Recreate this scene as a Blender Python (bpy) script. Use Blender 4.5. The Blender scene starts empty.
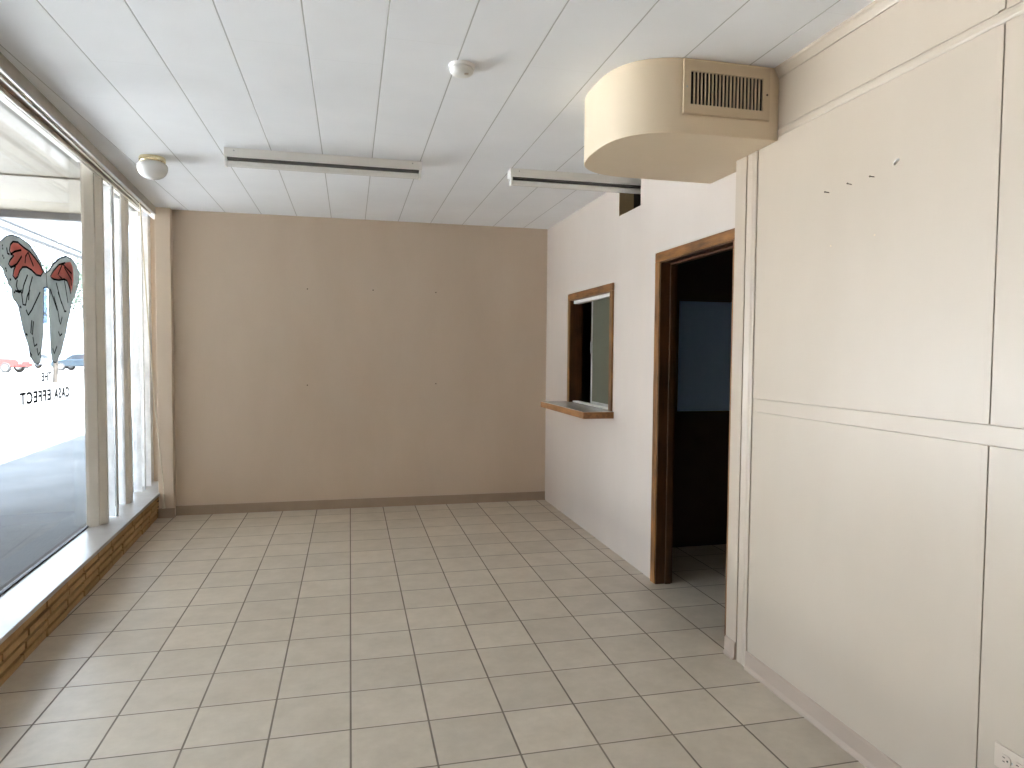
import bpy, bmesh, math, random
from mathutils import Vector, Matrix

# ---------------------------------------------------------------- camera, sky, sun, exposure
SC = bpy.context.scene
COL = SC.collection
H_CAM, YAW, PITCH, ROLL, F_PX = 1.488, 0.233409, 0.0435487, 0.0082531, 681.92
fwd = Vector((math.sin(YAW) * math.cos(PITCH), math.cos(YAW) * math.cos(PITCH), -math.sin(PITCH)))
rgt = Vector((math.cos(YAW), -math.sin(YAW), 0))
upv = rgt.cross(fwd)
c_, s_ = math.cos(ROLL), math.sin(ROLL)
xax = c_ * rgt + s_ * upv
yax = -s_ * rgt + c_ * upv
cam = bpy.data.cameras.new('camera')
cam.sensor_width = 36.0
cam.lens = F_PX * 36.0 / 1024.0
cam.clip_start = 0.05
cam.clip_end = 500
camo = bpy.data.objects.new('camera', cam)
COL.objects.link(camo)
M3 = Matrix((xax, yax, -fwd)).transposed()
camo.matrix_world = Matrix.Translation((0, 0, H_CAM)) @ M3.to_4x4()
SC.camera = camo

world = bpy.data.worlds.new('sky')
SC.world = world
world.use_nodes = True
bg = world.node_tree.nodes['Background']
bg.inputs['Color'].default_value = (0.72, 0.86, 1.0, 1)
# bright hazy sky, brighter overhead than at the horizon
_wn = world.node_tree
_tc = _wn.nodes.new('ShaderNodeTexCoord')
_sx = _wn.nodes.new('ShaderNodeSeparateXYZ')
_wn.links.new(_tc.outputs['Generated'], _sx.inputs[0])
_ma = _wn.nodes.new('ShaderNodeMath')
_ma.operation = 'MULTIPLY_ADD'
_ma.use_clamp = False
_wn.links.new(_sx.outputs[2], _ma.inputs[0])
_ma.inputs[1].default_value = 1.05
_ma.inputs[2].default_value = 0.60
_mx = _wn.nodes.new('ShaderNodeMath')
_mx.operation = 'MAXIMUM'
_wn.links.new(_ma.outputs[0], _mx.inputs[0])
_mx.inputs[1].default_value = 0.2
_wn.links.new(_mx.outputs[0], bg.inputs['Strength'])

sun = bpy.data.lights.new('sun', 'SUN')
sun.energy = 9.6
sun.angle = math.radians(0.6)
sun.color = (0.97, 0.99, 1.0)
suno = bpy.data.objects.new('sun', sun)
COL.objects.link(suno)
suno.location = (20, -10, 40)
suno.rotation_euler = Vector((-0.40, 0.30, -1.0)).to_track_quat('-Z', 'Y').to_euler()

SC.view_settings.view_transform = 'Standard'
SC.view_settings.look = 'None'
SC.view_settings.gamma = 0.95
SC.view_settings.use_curve_mapping = False
SC.view_settings.exposure = 3.32
SC.cycles.max_bounces = 14
SC.cycles.diffuse_bounces = 9
SC.cycles.glossy_bounces = 5
SC.cycles.transparent_max_bounces = 12
SC.cycles.sample_clamp_indirect = 6.0

# ---------------------------------------------------------------- measures of the room (metres)
CEIL = 2.752
YF = 6.679            # far wall
XN = 1.838            # panelled wall beside the camera
XD = 1.943            # wall with the doorway and the pass-through window
YB = -3.2             # wall behind the camera
TILE = 0.308
# the window wall runs slightly askew: a = along it, n = into the room
LA = Vector((-1.326, 0, 0))
LD = Vector((-0.05193, 0.99865, 0))
LN = Vector((0.99865, 0.05193, 0))


def L(a, n, z):
    p = LA + LD * a + LN * n
    return Vector((p.x, p.y, z))


# ---------------------------------------------------------------- mesh helpers
def new_bm():
    return bmesh.new()


def hexa(bm, pts):
    """box from 8 points: 4 of the bottom, 4 of the top"""
    v = [bm.verts.new(p) for p in pts]
    for f in ((3, 2, 1, 0), (4, 5, 6, 7), (0, 1, 5, 4), (1, 2, 6, 5), (2, 3, 7, 6), (3, 0, 4, 7)):
        bm.faces.new([v[i] for i in f])
    return bm


def box(bm, x0, x1, y0, y1, z0, z1):
    return hexa(bm, [(x0, y0, z0), (x1, y0, z0), (x1, y1, z0), (x0, y1, z0),
                     (x0, y0, z1), (x1, y0, z1), (x1, y1, z1), (x0, y1, z1)])


def lbox(bm, a0, a1, n0, n1, z0, z1):
    return hexa(bm, [L(a0, n0, z0), L(a0, n1, z0), L(a1, n1, z0), L(a1, n0, z0),
                     L(a0, n0, z1), L(a0, n1, z1), L(a1, n1, z1), L(a1, n0, z1)])


def prism(bm, poly, off):
    """poly: list of 3-D points in a plane, extruded by the vector off"""
    off = Vector(off)
    a = [bm.verts.new(Vector(p)) for p in poly]
    b = [bm.verts.new(Vector(p) + off) for p in poly]
    bm.faces.new(a[::-1])
    bm.faces.new(b)
    n = len(a)
    for i in range(n):
        bm.faces.new((a[i], a[(i + 1) % n], b[(i + 1) % n], b[i]))
    return bm


def tube(bm, pts, r, seg=10, caps=True):
    pts = [Vector(p) for p in pts]
    rings = []
    prev = None
    for i, p in enumerate(pts):
        d = (pts[min(i + 1, len(pts) - 1)] - pts[max(i - 1, 0)]).normalized()
        ref = prev if prev is not None else (Vector((0, 0, 1)) if abs(d.z) < .9 else Vector((1, 0, 0)))
        u = (ref - d * ref.dot(d)).normalized()
        prev = u
        w = d.cross(u)
        rr = r[i] if isinstance(r, (list, tuple)) else r
        rings.append([bm.verts.new(p + rr * (math.cos(t) * u + math.sin(t) * w))
                      for t in (2 * math.pi * k / seg for k in range(seg))])
    for A, B in zip(rings, rings[1:]):
        for k in range(seg):
            bm.faces.new((A[k], A[(k + 1) % seg], B[(k + 1) % seg], B[k]))
    if caps:
        bm.faces.new(rings[0][::-1])
        bm.faces.new(rings[-1])
    return bm


def lathe(bm, prof, center, seg=40, axis='Z'):
    """prof: (radius, height) pairs turned about an axis through center"""
    c = Vector(center)
    rings = []
    for r, h in prof:
        ring = []
        for k in range(seg):
            t = 2 * math.pi * k / seg
            if axis == 'Z':
                q = Vector((r * math.cos(t), r * math.sin(t), h))
            elif axis == 'X':
                q = Vector((h, r * math.cos(t), r * math.sin(t)))
            else:
                q = Vector((r * math.cos(t), h, r * math.sin(t)))
            ring.append(bm.verts.new(c + q))
        rings.append(ring)
    for A, B in zip(rings, rings[1:]):
        for k in range(seg):
            bm.faces.new((A[k], A[(k + 1) % seg], B[(k + 1) % seg], B[k]))
    bm.faces.new(rings[0][::-1])
    bm.faces.new(rings[-1])
    return bm


def obj(name, bm, mat, parent=None, bevel=0.0, smooth=False, seg=2):
    bmesh.ops.recalc_face_normals(bm, faces=bm.faces)
    if parent is not None:
        o0 = Vector(parent.location)
    else:
        xs = [v.co for v in bm.verts]
        o0 = Vector(((min(v.x for v in xs) + max(v.x for v in xs)) / 2,
                     (min(v.y for v in xs) + max(v.y for v in xs)) / 2, min(v.z for v in xs)))
    gp = Vector((0, 0, 0))
    q = parent
    base = Vector((0, 0, 0))
    while q is not None:
        base += Vector(q.location)
        q = q.parent
    if parent is not None:
        o0 = base
    bmesh.ops.translate(bm, verts=bm.verts, vec=-o0)
    me = bpy.data.meshes.new(name)
    bm.to_mesh(me)
    bm.free()
    if smooth:
        for p in me.polygons:
            p.use_smooth = True
        me.set_sharp_from_angle(angle=math.radians(38))
    o = bpy.data.objects.new(name, me)
    COL.objects.link(o)
    me.materials.append(mat)
    if parent is not None:
        o.parent = parent
    else:
        o.location = o0
    if bevel:
        m = o.modifiers.new('bevel', 'BEVEL')
        m.width = bevel
        m.segments = seg
        m.limit_method = 'ANGLE'
        m.angle_limit = math.radians(35)
    return o


def empty(name, loc):
    o = bpy.data.objects.new(name, None)
    o.empty_display_size = 0.1
    COL.objects.link(o)
    o.location = loc
    return o


def tag(o, label, cat, group=None):
    o['label'] = label
    o['category'] = cat
    if group:
        o['group'] = group
    return o


def struct(o, label=None, cat=None):
    o['kind'] = 'structure'
    if label:
        o['label'] = label
    if cat:
        o['category'] = cat
    return o


# ---------------------------------------------------------------- material helpers
def mat_base(name, color=(.8, .8, .8), rough=.6, metal=0.0, spec=.5):
    m = bpy.data.materials.new(name)
    m.use_nodes = True
    b = m.node_tree.nodes['Principled BSDF']
    b.inputs['Base Color'].default_value = (*color, 1)
    b.inputs['Roughness'].default_value = rough
    b.inputs['Metallic'].default_value = metal
    b.inputs['Specular IOR Level'].default_value = spec
    return m, m.node_tree, b


def nd(nt, typ, **kw):
    n = nt.nodes.new(typ)
    for k, v in kw.items():
        setattr(n, k, v)
    return n


def math_n(nt, op, a, b=None, c=None):
    n = nd(nt, 'ShaderNodeMath', operation=op)
    for i, v in enumerate((a, b, c)):
        if v is None:
            continue
        if isinstance(v, (int, float)):
            n.inputs[i].default_value = v
        else:
            nt.links.new(v, n.inputs[i])
    return n.outputs[0]


def mix_rgb(nt, fac, a, b, mode='MIX'):
    n = nd(nt, 'ShaderNodeMix', data_type='RGBA', blend_type=mode)
    for sock, v in ((n.inputs[0], fac), (n.inputs[6], a), (n.inputs[7], b)):
        if isinstance(v, (int, float)):
            sock.default_value = v
        elif isinstance(v, (tuple, list)):
            sock.default_value = (*v, 1) if len(v) == 3 else v
        else:
            nt.links.new(v, sock)
    return n.outputs[2]


def noise(nt, vec, scale, detail=3.0, rough=.55):
    n = nd(nt, 'ShaderNodeTexNoise')
    n.inputs['Scale'].default_value = scale
    n.inputs['Detail'].default_value = detail
    n.inputs['Roughness'].default_value = rough
    if vec is not None:
        nt.links.new(vec, n.inputs['Vector'])
    return n.outputs['Fac']


def position(nt):
    return nd(nt, 'ShaderNodeNewGeometry').outputs['Position']


def scaled(nt, vec, s):
    n = nd(nt, 'ShaderNodeMapping')
    n.inputs['Scale'].default_value = s
    nt.links.new(vec, n.inputs['Vector'])
    return n.outputs[0]


def bump(nt, b, height, strength=.2, dist=.01):
    n = nd(nt, 'ShaderNodeBump')
    n.inputs['Strength'].default_value = strength
    n.inputs['Distance'].default_value = dist
    nt.links.new(height, n.inputs['Height'])
    nt.links.new(n.outputs[0], b.inputs['Normal'])


def ramp(nt, fac, stops):
    n = nd(nt, 'ShaderNodeValToRGB')
    cr = n.color_ramp
    while len(cr.elements) < len(stops):
        cr.elements.new(.5)
    for e, (p, c) in zip(cr.elements, stops):
        e.position = p
        e.color = (*c, 1)
    nt.links.new(fac, n.inputs[0])
    return n.outputs[0]


def mottled(name, c1, c2, scale=3.0, rough=.6, bump_s=0.0, bump_scale=60, stretch=(1, 1, 1), spec=.5, metal=0.0):
    m, nt, b = mat_base(name, c1, rough, metal, spec)
    p = scaled(nt, position(nt), stretch)
    f = noise(nt, p, scale, 4)
    col = ramp(nt, f, [(.3, c1), (.7, c2)])
    nt.links.new(col, b.inputs['Base Color'])
    if bump_s:
        bump(nt, b, noise(nt, p, bump_scale, 3), bump_s, .004)
    return m


def wood(name, dark, light, stretch, rough=.4):
    m, nt, b = mat_base(name, dark, rough)
    p = scaled(nt, position(nt), stretch)
    f = noise(nt, p, 5.0, 6, .65)
    g = noise(nt, scaled(nt, position(nt), (2.5, 2.5, 2.5)), 2.0, 2)
    mixf = math_n(nt, 'MULTIPLY_ADD', g, .45, math_n(nt, 'MULTIPLY', f, .6))
    nt.links.new(ramp(nt, mixf, [(.32, dark), (.68, light)]), b.inputs['Base Color'])
    bump(nt, b, f, .15, .003)
    return m


def grid_dist(nt, coord, pitch, offset):
    """distance (m) from coord to the nearest line offset + k*pitch, and the cell number"""
    t = math_n(nt, 'DIVIDE', math_n(nt, 'SUBTRACT', coord, offset), pitch)
    fr = math_n(nt, 'FRACT', t)
    d = math_n(nt, 'MULTIPLY', math_n(nt, 'MINIMUM', fr, math_n(nt, 'SUBTRACT', 1.0, fr)), pitch)
    return d, math_n(nt, 'FLOOR', t)


def edge(nt, d, half, soft):
    """1 on the line, 0 away from it"""
    n = nd(nt, 'ShaderNodeMapRange')
    n.clamp = True
    nt.links.new(d, n.inputs[0])
    n.inputs[1].default_value = half
    n.inputs[2].default_value = half + soft
    n.inputs[3].default_value = 0.95
    n.inputs[4].default_value = 0.0
    return n.outputs[0]


def tile_floor():
    m, nt, b = mat_base('ceramic_floor', (.5, .45, .36), .38)
    p = position(nt)
    sep = nd(nt, 'ShaderNodeSeparateXYZ')
    nt.links.new(p, sep.inputs[0])
    dx, ix = grid_dist(nt, sep.outputs[0], TILE, 0.0)
    dy, iy = grid_dist(nt, sep.outputs[1], 0.30995, 3.6374)
    line = math_n(nt, 'MAXIMUM', edge(nt, dx, .0028, .002), edge(nt, dy, .0024, .002))
    comb = nd(nt, 'ShaderNodeCombineXYZ')
    nt.links.new(ix, comb.inputs[0])
    nt.links.new(iy, comb.inputs[1])
    wn = nd(nt, 'ShaderNodeTexWhiteNoise', noise_dimensions='2D')
    nt.links.new(comb.outputs[0], wn.inputs['Vector'])
    per = wn.outputs['Value']
    f = noise(nt, p, 7.0, 4, .6)
    f2 = noise(nt, p, 26.0, 3, .6)
    mixf = math_n(nt, 'ADD', math_n(nt, 'MULTIPLY', f, .7), math_n(nt, 'MULTIPLY', f2, .3))
    col = ramp(nt, mixf, [(.34, (.52, .455, .365)), (.66, (.61, .54, .445))])
    tint = ramp(nt, per, [(0.0, (.93, .93, .93)), (1.0, (1.05, 1.05, 1.05))])
    col = mix_rgb(nt, 1.0, col, tint, 'MULTIPLY')
    gcol = ramp(nt, noise(nt, p, 3.0, 2), [(.3, (.15, .125, .095)), (.7, (.24, .20, .155))])
    nt.links.new(mix_rgb(nt, line, col, gcol), b.inputs['Base Color'])
    rg = math_n(nt, 'ADD', math_n(nt, 'MULTIPLY', f2, .12), .33)
    rg = math_n(nt, 'ADD', rg, math_n(nt, 'MULTIPLY', line, .4))
    nt.links.new(rg, b.inputs['Roughness'])
    hgt = math_n(nt, 'SUBTRACT', math_n(nt, 'MULTIPLY', f2, .06), line)
    bump(nt, b, hgt, .5, .002)
    return m


def plank_ceiling():
    m, nt, b = mat_base('ceiling_board', (.84, .84, .85), .75, spec=.3)
    p = position(nt)
    sep = nd(nt, 'ShaderNodeSeparateXYZ')
    nt.links.new(p, sep.inputs[0])
    dx, ix = grid_dist(nt, sep.outputs[0], 0.3101, -1.098)
    # butt joints, staggered from plank to plank
    wn = nd(nt, 'ShaderNodeTexWhiteNoise', noise_dimensions='1D')
    nt.links.new(ix, wn.inputs['W'])
    dy, iy = grid_dist(nt, math_n(nt, 'ADD', sep.outputs[1], math_n(nt, 'MULTIPLY', wn.outputs[0], 1.2)), 1.22, .4)
    line = math_n(nt, 'MAXIMUM', edge(nt, dx, .0018, .0018), math_n(nt, 'MULTIPLY', edge(nt, dy, .0008, .0012), .15))
    f = noise(nt, p, 2.2, 3)
    col = ramp(nt, f, [(.3, (.85, .865, .885)), (.7, (.89, .905, .925))])
    nt.links.new(mix_rgb(nt, line, col, (.50, .50, .49)), b.inputs['Base Color'])
    hgt = math_n(nt, 'SUBTRACT', math_n(nt, 'MULTIPLY', noise(nt, p, 110.0, 3), .22), line)
    bump(nt, b, hgt, .45, .003)
    return m


def painted(name, c1, c2, rough=.5, bmp=.08):
    m, nt, b = mat_base(name, c1, rough)
    p = position(nt)
    f = noise(nt, scaled(nt, p, (1, 1, .35)), 2.2, 4, .6)
    nt.links.new(ramp(nt, f, [(.3, c1), (.7, c2)]), b.inputs['Base Color'])
    bump(nt, b, noise(nt, p, 95.0, 3), bmp, .002)
    return m


def window_glass():
    m = bpy.data.materials.new('window_glass')
    m.use_nodes = True
    nt = m.node_tree
    nt.nodes.clear()
    out = nd(nt, 'ShaderNodeOutputMaterial')
    tr = nd(nt, 'ShaderNodeBsdfTransparent')
    tr.inputs[0].default_value = (.97, .97, .975, 1)
    gl = nd(nt, 'ShaderNodeBsdfGlossy')
    gl.inputs['Roughness'].default_value = .01
    lw = nd(nt, 'ShaderNodeLayerWeight')
    fac = math_n(nt, 'MULTIPLY_ADD', math_n(nt, 'POWER', lw.outputs['Facing'], 5.0), .6, .03)
    mx = nd(nt, 'ShaderNodeMixShader')
    nt.links.new(fac, mx.inputs[0])
    nt.links.new(tr.outputs[0], mx.inputs[1])
    nt.links.new(gl.outputs[0], mx.inputs[2])
    nt.links.new(mx.outputs[0], out.inputs[0])
    return m


def decal_paint(name, c, transl=.5):
    m = bpy.data.materials.new(name)
    m.use_nodes = True
    nt = m.node_tree
    nt.nodes.clear()
    out = nd(nt, 'ShaderNodeOutputMaterial')
    d = nd(nt, 'ShaderNodeBsdfDiffuse')
    t = nd(nt, 'ShaderNodeBsdfTranslucent')
    col = ramp(nt, noise(nt, position(nt), 9.0, 4), [(.3, tuple(x * .88 for x in c)), (.7, tuple(min(1, x * 1.1) for x in c))])
    nt.links.new(col, d.inputs[0])
    nt.links.new(col, t.inputs[0])
    mx = nd(nt, 'ShaderNodeMixShader')
    mx.inputs[0].default_value = transl
    nt.links.new(d.outputs[0], mx.inputs[1])
    nt.links.new(t.outputs[0], mx.inputs[2])
    nt.links.new(mx.outputs[0], out.inputs[0])
    return m


M = {}
M['floor'] = tile_floor()
M['ceiling'] = plank_ceiling()
M['wall'] = painted('cream_wall_paint', (.60, .53, .47), (.63, .56, .50), .5)
M['wall_far'] = painted('tan_wall_paint', (.60, .495, .385), (.64, .535, .425), .55)
M['panel'] = painted('cream_panel_paint', (.505, .425, .335), (.535, .455, .365), .33, .04)
M['soffit'] = painted('cream_soffit_paint', (.72, .595, .43), (.75, .625, .46), .5)
M['base_tan'] = mottled('tan_vinyl_base', (.34, .26, .185), (.38, .295, .215), 4, .45)
M['base_pink'] = mottled('blush_vinyl_base', (.43, .34, .27), (.46, .37, .295), 4, .45)
M['wood_x'] = wood('stained_wood_along_y', (.05, .02, .006), (.36, .165, .048), (9, .9, 9), .35)
M['wood_z'] = wood('stained_wood_upright', (.05, .02, .006), (.36, .165, .048), (9, 9, .9), .35)
M['counter_edge'] = wood('counter_edge_wood', (.16, .065, .02), (.42, .20, .07), (9, .9, 9), .35)
M['counter_top'] = mottled('counter_laminate', (.62, .60, .57), (.67, .65, .62), 20, .12)
M['white_metal'] = mottled('white_enamel', (.84, .83, .79), (.87, .86, .82), 6, .35)
M['tube'] = mottled('fluorescent_tube_glass', (.84, .83, .80), (.87, .86, .83), 5, .22)
M['dark_gap'] = mottled('grey_metal', (.10, .10, .09), (.13, .13, .12), 8, .5)
M['steel'] = mottled('steel', (.45, .45, .45), (.55, .55, .54), 20, .3, metal=1.0)
M['brass'] = mottled('polished_brass', (.84, .74, .46), (.90, .80, .54), 8, .22, metal=1.0)
M['globe'] = mottled('opal_glass', (.80, .80, .78), (.84, .84, .82), 4, .12)
M['plastic'] = mottled('white_plastic', (.78, .77, .73), (.82, .81, .77), 6, .4)
M['outlet'] = mottled('ivory_plastic', (.57, .48, .39), (.59, .50, .41), 6, .35)
M['ply'] = mottled('bare_plywood', (.34, .25, .13), (.40, .30, .16), 5, .7)
M['wood_shaded'] = wood('shade_darkened_jamb', (.025, .010, .004), (.12, .05, .017), (9, 9, .9), .35)  # casing wood darkened to put the jambs' shade into the colour
M['black'] = mottled('black_void', (.004, .004, .004), (.007, .006, .006), 5, .9)
M['dark_hole'] = mottled('dark_screw_metal', (.10, .07, .05), (.15, .10, .07), 30, .5)
M['vent'] = mottled('tan_enamel', (.62, .50, .345), (.66, .535, .375), 5, .4)
M['frame'] = mottled('cream_window_frame', (.70, .66, .58), (.76, .72, .64), 5, .4)
M['alu'] = mottled('mill_aluminium', (.55, .56, .57), (.66, .67, .68), 15, .35, metal=.6)
M['gasket'] = mottled('dark_gasket', (.04, .04, .045), (.06, .06, .065), 10, .6)
M['sill'] = mottled('pale_stone_sill', (.38, .365, .35), (.44, .425, .41), 9, .3)
M['glass'] = window_glass()
M['track'] = mottled('track_metal', (.50, .46, .40), (.60, .56, .50), 10, .32, metal=.4)
M['brown'] = wood('brown_gap_shade', (.09, .05, .025), (.20, .11, .06), (9, .9, 9), .5)
M['cord'] = mottled('ivory_cord', (.62, .56, .44), (.72, .66, .54), 50, .7)
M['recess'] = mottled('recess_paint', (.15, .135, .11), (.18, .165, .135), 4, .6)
M['slat'] = decal_paint('white_blind_fabric', (.84, .84, .84), .68)
M['wing_grey'] = decal_paint('grey_window_paint', (.43, .45, .44), .65)
M['wing_red'] = decal_paint('red_window_paint', (.97, .50, .45), .9)
M['wing_black'] = decal_paint('black_window_paint', (.012, .012, .012), .2)
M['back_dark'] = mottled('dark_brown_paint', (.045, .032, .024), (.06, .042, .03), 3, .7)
M['back_blue'] = mottled('slate_blue_paint', (.47, .66, .96), (.50, .70, .98), 2, .6)
M['sash'] = mottled('sage_grey_panel', (.085, .095, .07), (.105, .115, .085), 3, .35)
M['mortar'] = mottled('dark_mortar', (.02, .012, .006), (.03, .018, .01), 30, .9)
M['walk'] = mottled('sidewalk_concrete', (.085, .09, .095), (.125, .13, .135), 1.4, .95, .3, 30, spec=.15)
M['road'] = mottled('worn_pavement', (.075, .075, .073), (.095, .094, .092), .5, .9, .2, 20)
M['bounce_pad'] = mottled('pale_bounce_ground', (.60, .60, .585), (.68, .675, .66), .5, .9, .2, 20)
M['canopy'] = mottled('cream_canopy_paint', (.27, .24, .19), (.30, .27, .215), 2, .6)
M['fascia'] = mottled('grey_fascia_paint', (.12, .12, .125), (.15, .15, .155), 2, .6)
M['facade'] = mottled('facade_stucco', (.55, .52, .46), (.62, .59, .53), 2, .85)
M['blocker_wall'] = mottled('dark_blocker_brick', (.13, .09, .07), (.17, .12, .09), 4, .9)
M['chip'] = mottled('white_chalk', (.82, .80, .76), (.86, .84, .80), 20, .6)


def brick_mat():
    m, nt, b = mat_base('tan_brick', (.4, .25, .12), .75)
    p = position(nt)
    info = nd(nt, 'ShaderNodeVertexColor') if False else None
    f = noise(nt, scaled(nt, p, (6, 3.2, 18)), 1.0, 2)
    g = noise(nt, p, 40.0, 4, .6)
    mixf = math_n(nt, 'ADD', math_n(nt, 'MULTIPLY', f, .65), math_n(nt, 'MULTIPLY', g, .35))
    nt.links.new(ramp(nt, mixf, [(.3, (.34, .20, .075)), (.5, (.46, .285, .115)), (.7, (.54, .35, .155))]), b.inputs['Base Color'])
    bump(nt, b, g, .4, .003)
    return m


M['brick'] = brick_mat()

# ================================================================ ROOM SHELL
bm = new_bm()
f0, f1 = L(YB - .15, -.28, 0), L(6.9, -.28, 0)
prism(bm, [(f0.x, f0.y, -.1), (4.55, f0.y, -.1), (4.55, 6.9, -.1), (f1.x, 6.9, -.1)], (0, 0, .1))
struct(obj('floor', bm, M['floor']))

bm = new_bm()
c0, c1 = L(YB - .15, -.13, 0), L(7.35, -.13, 0)
prism(bm, [(c0.x, c0.y, CEIL), (4.55, c0.y, CEIL), (4.55, 6.85, CEIL), (-1.5, 6.85, CEIL), (-1.5, 7.35, CEIL), (c1.x, 7.35, CEIL)], (0, 0, .16))
r0, r1, r2, r3 = L(YB - .15, -.32, 0), L(YB - .15, -.13, 0), L(7.35, -.13, 0), L(7.35, -.32, 0)
struct(obj('ceiling', bm, M['ceiling']))
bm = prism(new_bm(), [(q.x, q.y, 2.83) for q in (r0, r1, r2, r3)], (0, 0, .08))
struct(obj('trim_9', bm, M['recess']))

bm = new_bm()
box(bm, -1.56, 4.55, YF, YF + .12, 0, CEIL)
struct(obj('wall_far', bm, M['wall_far']))
bm = new_bm()
pf = 6.60
box(bm, -1.665, -1.54, pf, 7.22, 0, CEIL)
box(bm, -2.02, -1.54, 7.22, 7.34, 0, CEIL + .07)
struct(obj('wall_pilaster', bm, M['wall_far'], bevel=.004))

bm = new_bm()
box(bm, -1.5, 4.55, YB - .12, YB, 0, CEIL)
struct(obj('wall_back', bm, M['wall']))

# wall with doorway, pass-through window and the notch at the ceiling
bm = new_bm()
W0, W1 = XD, XD + .095
box(bm, W0, W1, 3.03, 3.18, 0, CEIL)
box(bm, W0, W1, 3.18, 4.06, 2.10, CEIL)
box(bm, W0, W1, 4.06, 4.40, 0, CEIL)
box(bm, W0, W1, 4.40, 4.79, 0, 2.517)
box(bm, W0, W1, 4.79, 4.90, 0, CEIL)
box(bm, W0, W1, 4.90, 5.895, 0, 1.015)
box(bm, W0, W1, 4.90, 5.895, 1.99, CEIL)
box(bm, W0, W1, 5.895, YF, 0, CEIL)
struct(obj('wall_doorway', bm, M['wall']))

bm = new_bm()
box(bm, XD + .002, XD + .115, 4.786, 4.7899, 2.5175, CEIL - .001)
struct(obj('trim_8', bm, M['ply']))

# panelled wall beside the camera: sheet plus boards with narrow gaps
bm = new_bm()
box(bm, XN + .006, XD + .095, YB, 3.03, 0, CEIL)
box(bm, XN - .001, XN + .006, 2.940, 3.03, 0, CEIL)                      # end strip
for (z0, z1) in ((0, 1.229), (1.293, 2.4548), (2.4912, CEIL)):
    box(bm, XN, XN + .006, 1.650, 2.8435, z0, z1)
    box(bm, XN, XN + .006, YB, 1.6245, z0, z1)
struct(obj('wall_right', bm, M['panel']))
bm = new_bm()
box(bm, XN - .0025, XN + .006, YB, 2.838, 1.2315, 1.2905)
struct(obj('trim_1', bm, M['panel'], bevel=.0015))
bm = new_bm()
prism(bm, [(XN + .006, YB, 2.4545), (XN - .0005, YB, 2.4565), (XN - .0035, YB, 2.464), (XN - .0035, YB, 2.477),
           (XN - .0005, YB, 2.489), (XN + .006, YB, 2.4915)], (0, 2.838 - YB, 0))
struct(obj('trim_2', bm, M['panel']))
bm = new_bm()
prism(bm, [(XN, YB, 2.708), (XN - .006, YB, 2.708), (XN - .009, YB, 2.716), (XN - .018, YB, 2.733), (XN - .024, YB, 2.740),
           (XN - .024, YB, CEIL), (XN, YB, CEIL)], (0, 2.70 - YB, 0))
struct(obj('trim_3', bm, M['panel']))
bm = new_bm()
prism(bm, [(XN + .006, 2.930, .0), (XN - .001, 2.930, .0), (XN - .004, 2.924, .0), (XN - .002, 2.910, 0), (XN + .001, 2.889, .0), (XN - .002, 2.868, 0),
           (XN - .005, 2.858, .0), (XN - .003, 2.850, .0), (XN + .006, 2.850, .0)], (0, 0, 2.437))
struct(obj('trim_4', bm, M['panel']))
bm = new_bm()
for (z0, z1) in ((.09, 1.229), (1.293, 2.452), (2.494, 2.70)):
    box(bm, XN - .003, XN + .006, 1.6265, 1.6485, z0, z1)
struct(obj('trim_5', bm, M['panel'], bevel=.0015))

# baseboards
def base_profile(p, dirv, nrm, length, h=.086, t=.007):
    p, dirv, nrm = Vector(p), Vector(dirv), Vector(nrm)
    up = Vector((0, 0, 1))
    poly = [p, p + nrm * (t + .010), p + nrm * (t + .004) + up * .008, p + nrm * t + up * .02, p + nrm * t + up * (h - .006), p + nrm * (t - .004) + up * h, p + up * h]
    return prism(new_bm(), poly, dirv * length)

struct(obj('baseboard_far', base_profile((-1.54, YF, 0), (1, 0, 0), (0, -1, 0), 1.54 + XD), M['base_tan']))
struct(obj('baseboard_pilaster', base_profile((-1.668, pf, 0), (1, 0, 0), (0, -1, 0), .136), M['base_tan']))
struct(obj('baseboard_right', base_profile((XN, YB, 0), (0, 1, 0), (-1, 0, 0), 2.846 - YB), M['base_pink']))
struct(obj('baseboard_end', base_profile((XN - .001, 2.940, 0), (0, 1, 0), (-1, 0, 0), .090), M['base_pink']))

# back rooms behind the doorway wall
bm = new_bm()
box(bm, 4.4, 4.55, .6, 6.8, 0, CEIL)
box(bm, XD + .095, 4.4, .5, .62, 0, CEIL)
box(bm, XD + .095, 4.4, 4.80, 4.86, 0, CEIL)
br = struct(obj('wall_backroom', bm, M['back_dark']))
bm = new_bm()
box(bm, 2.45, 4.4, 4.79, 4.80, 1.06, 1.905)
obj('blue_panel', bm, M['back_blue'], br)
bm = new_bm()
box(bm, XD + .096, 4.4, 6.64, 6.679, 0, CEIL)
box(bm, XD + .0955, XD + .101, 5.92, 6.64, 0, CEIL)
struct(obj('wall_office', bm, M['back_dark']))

# ---------------------------------------------------------------- window wall
bm = new_bm()
lbox(bm, YB - .1, 7.20, -.30, -.02, -.2, .205)
random.seed(4)
zc = .004
for course in range(4):
    h = .0468
    a = YB - .08 - random.random() * .2
    while a < 6.66:
        ln = .292 + random.uniform(-.012, .012)
        a1 = min(a + ln, 6.66)
        if a1 - a > .03:
            d = random.uniform(-.0025, .0025)
            lbox(bm, a, a1 - .013, -.02, .0 + d, zc, zc + h - .0125 + random.uniform(-.001, .001))
        a += ln
    zc += .0505
kw = struct(obj('wall_left', bm, M['brick']))
kw.data.materials.append(M['mortar'])
for p in kw.data.polygons[:6]:
    p.material_index = 1
bm = new_bm()
lbox(bm, YB - .1, 6.61, -.245, .018, .205, .230)
lbox(bm, 6.61, 7.20, -.245, -.004, .205, .230)
struct(obj('trim_6', bm, M['sill'], bevel=.004))

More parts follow.
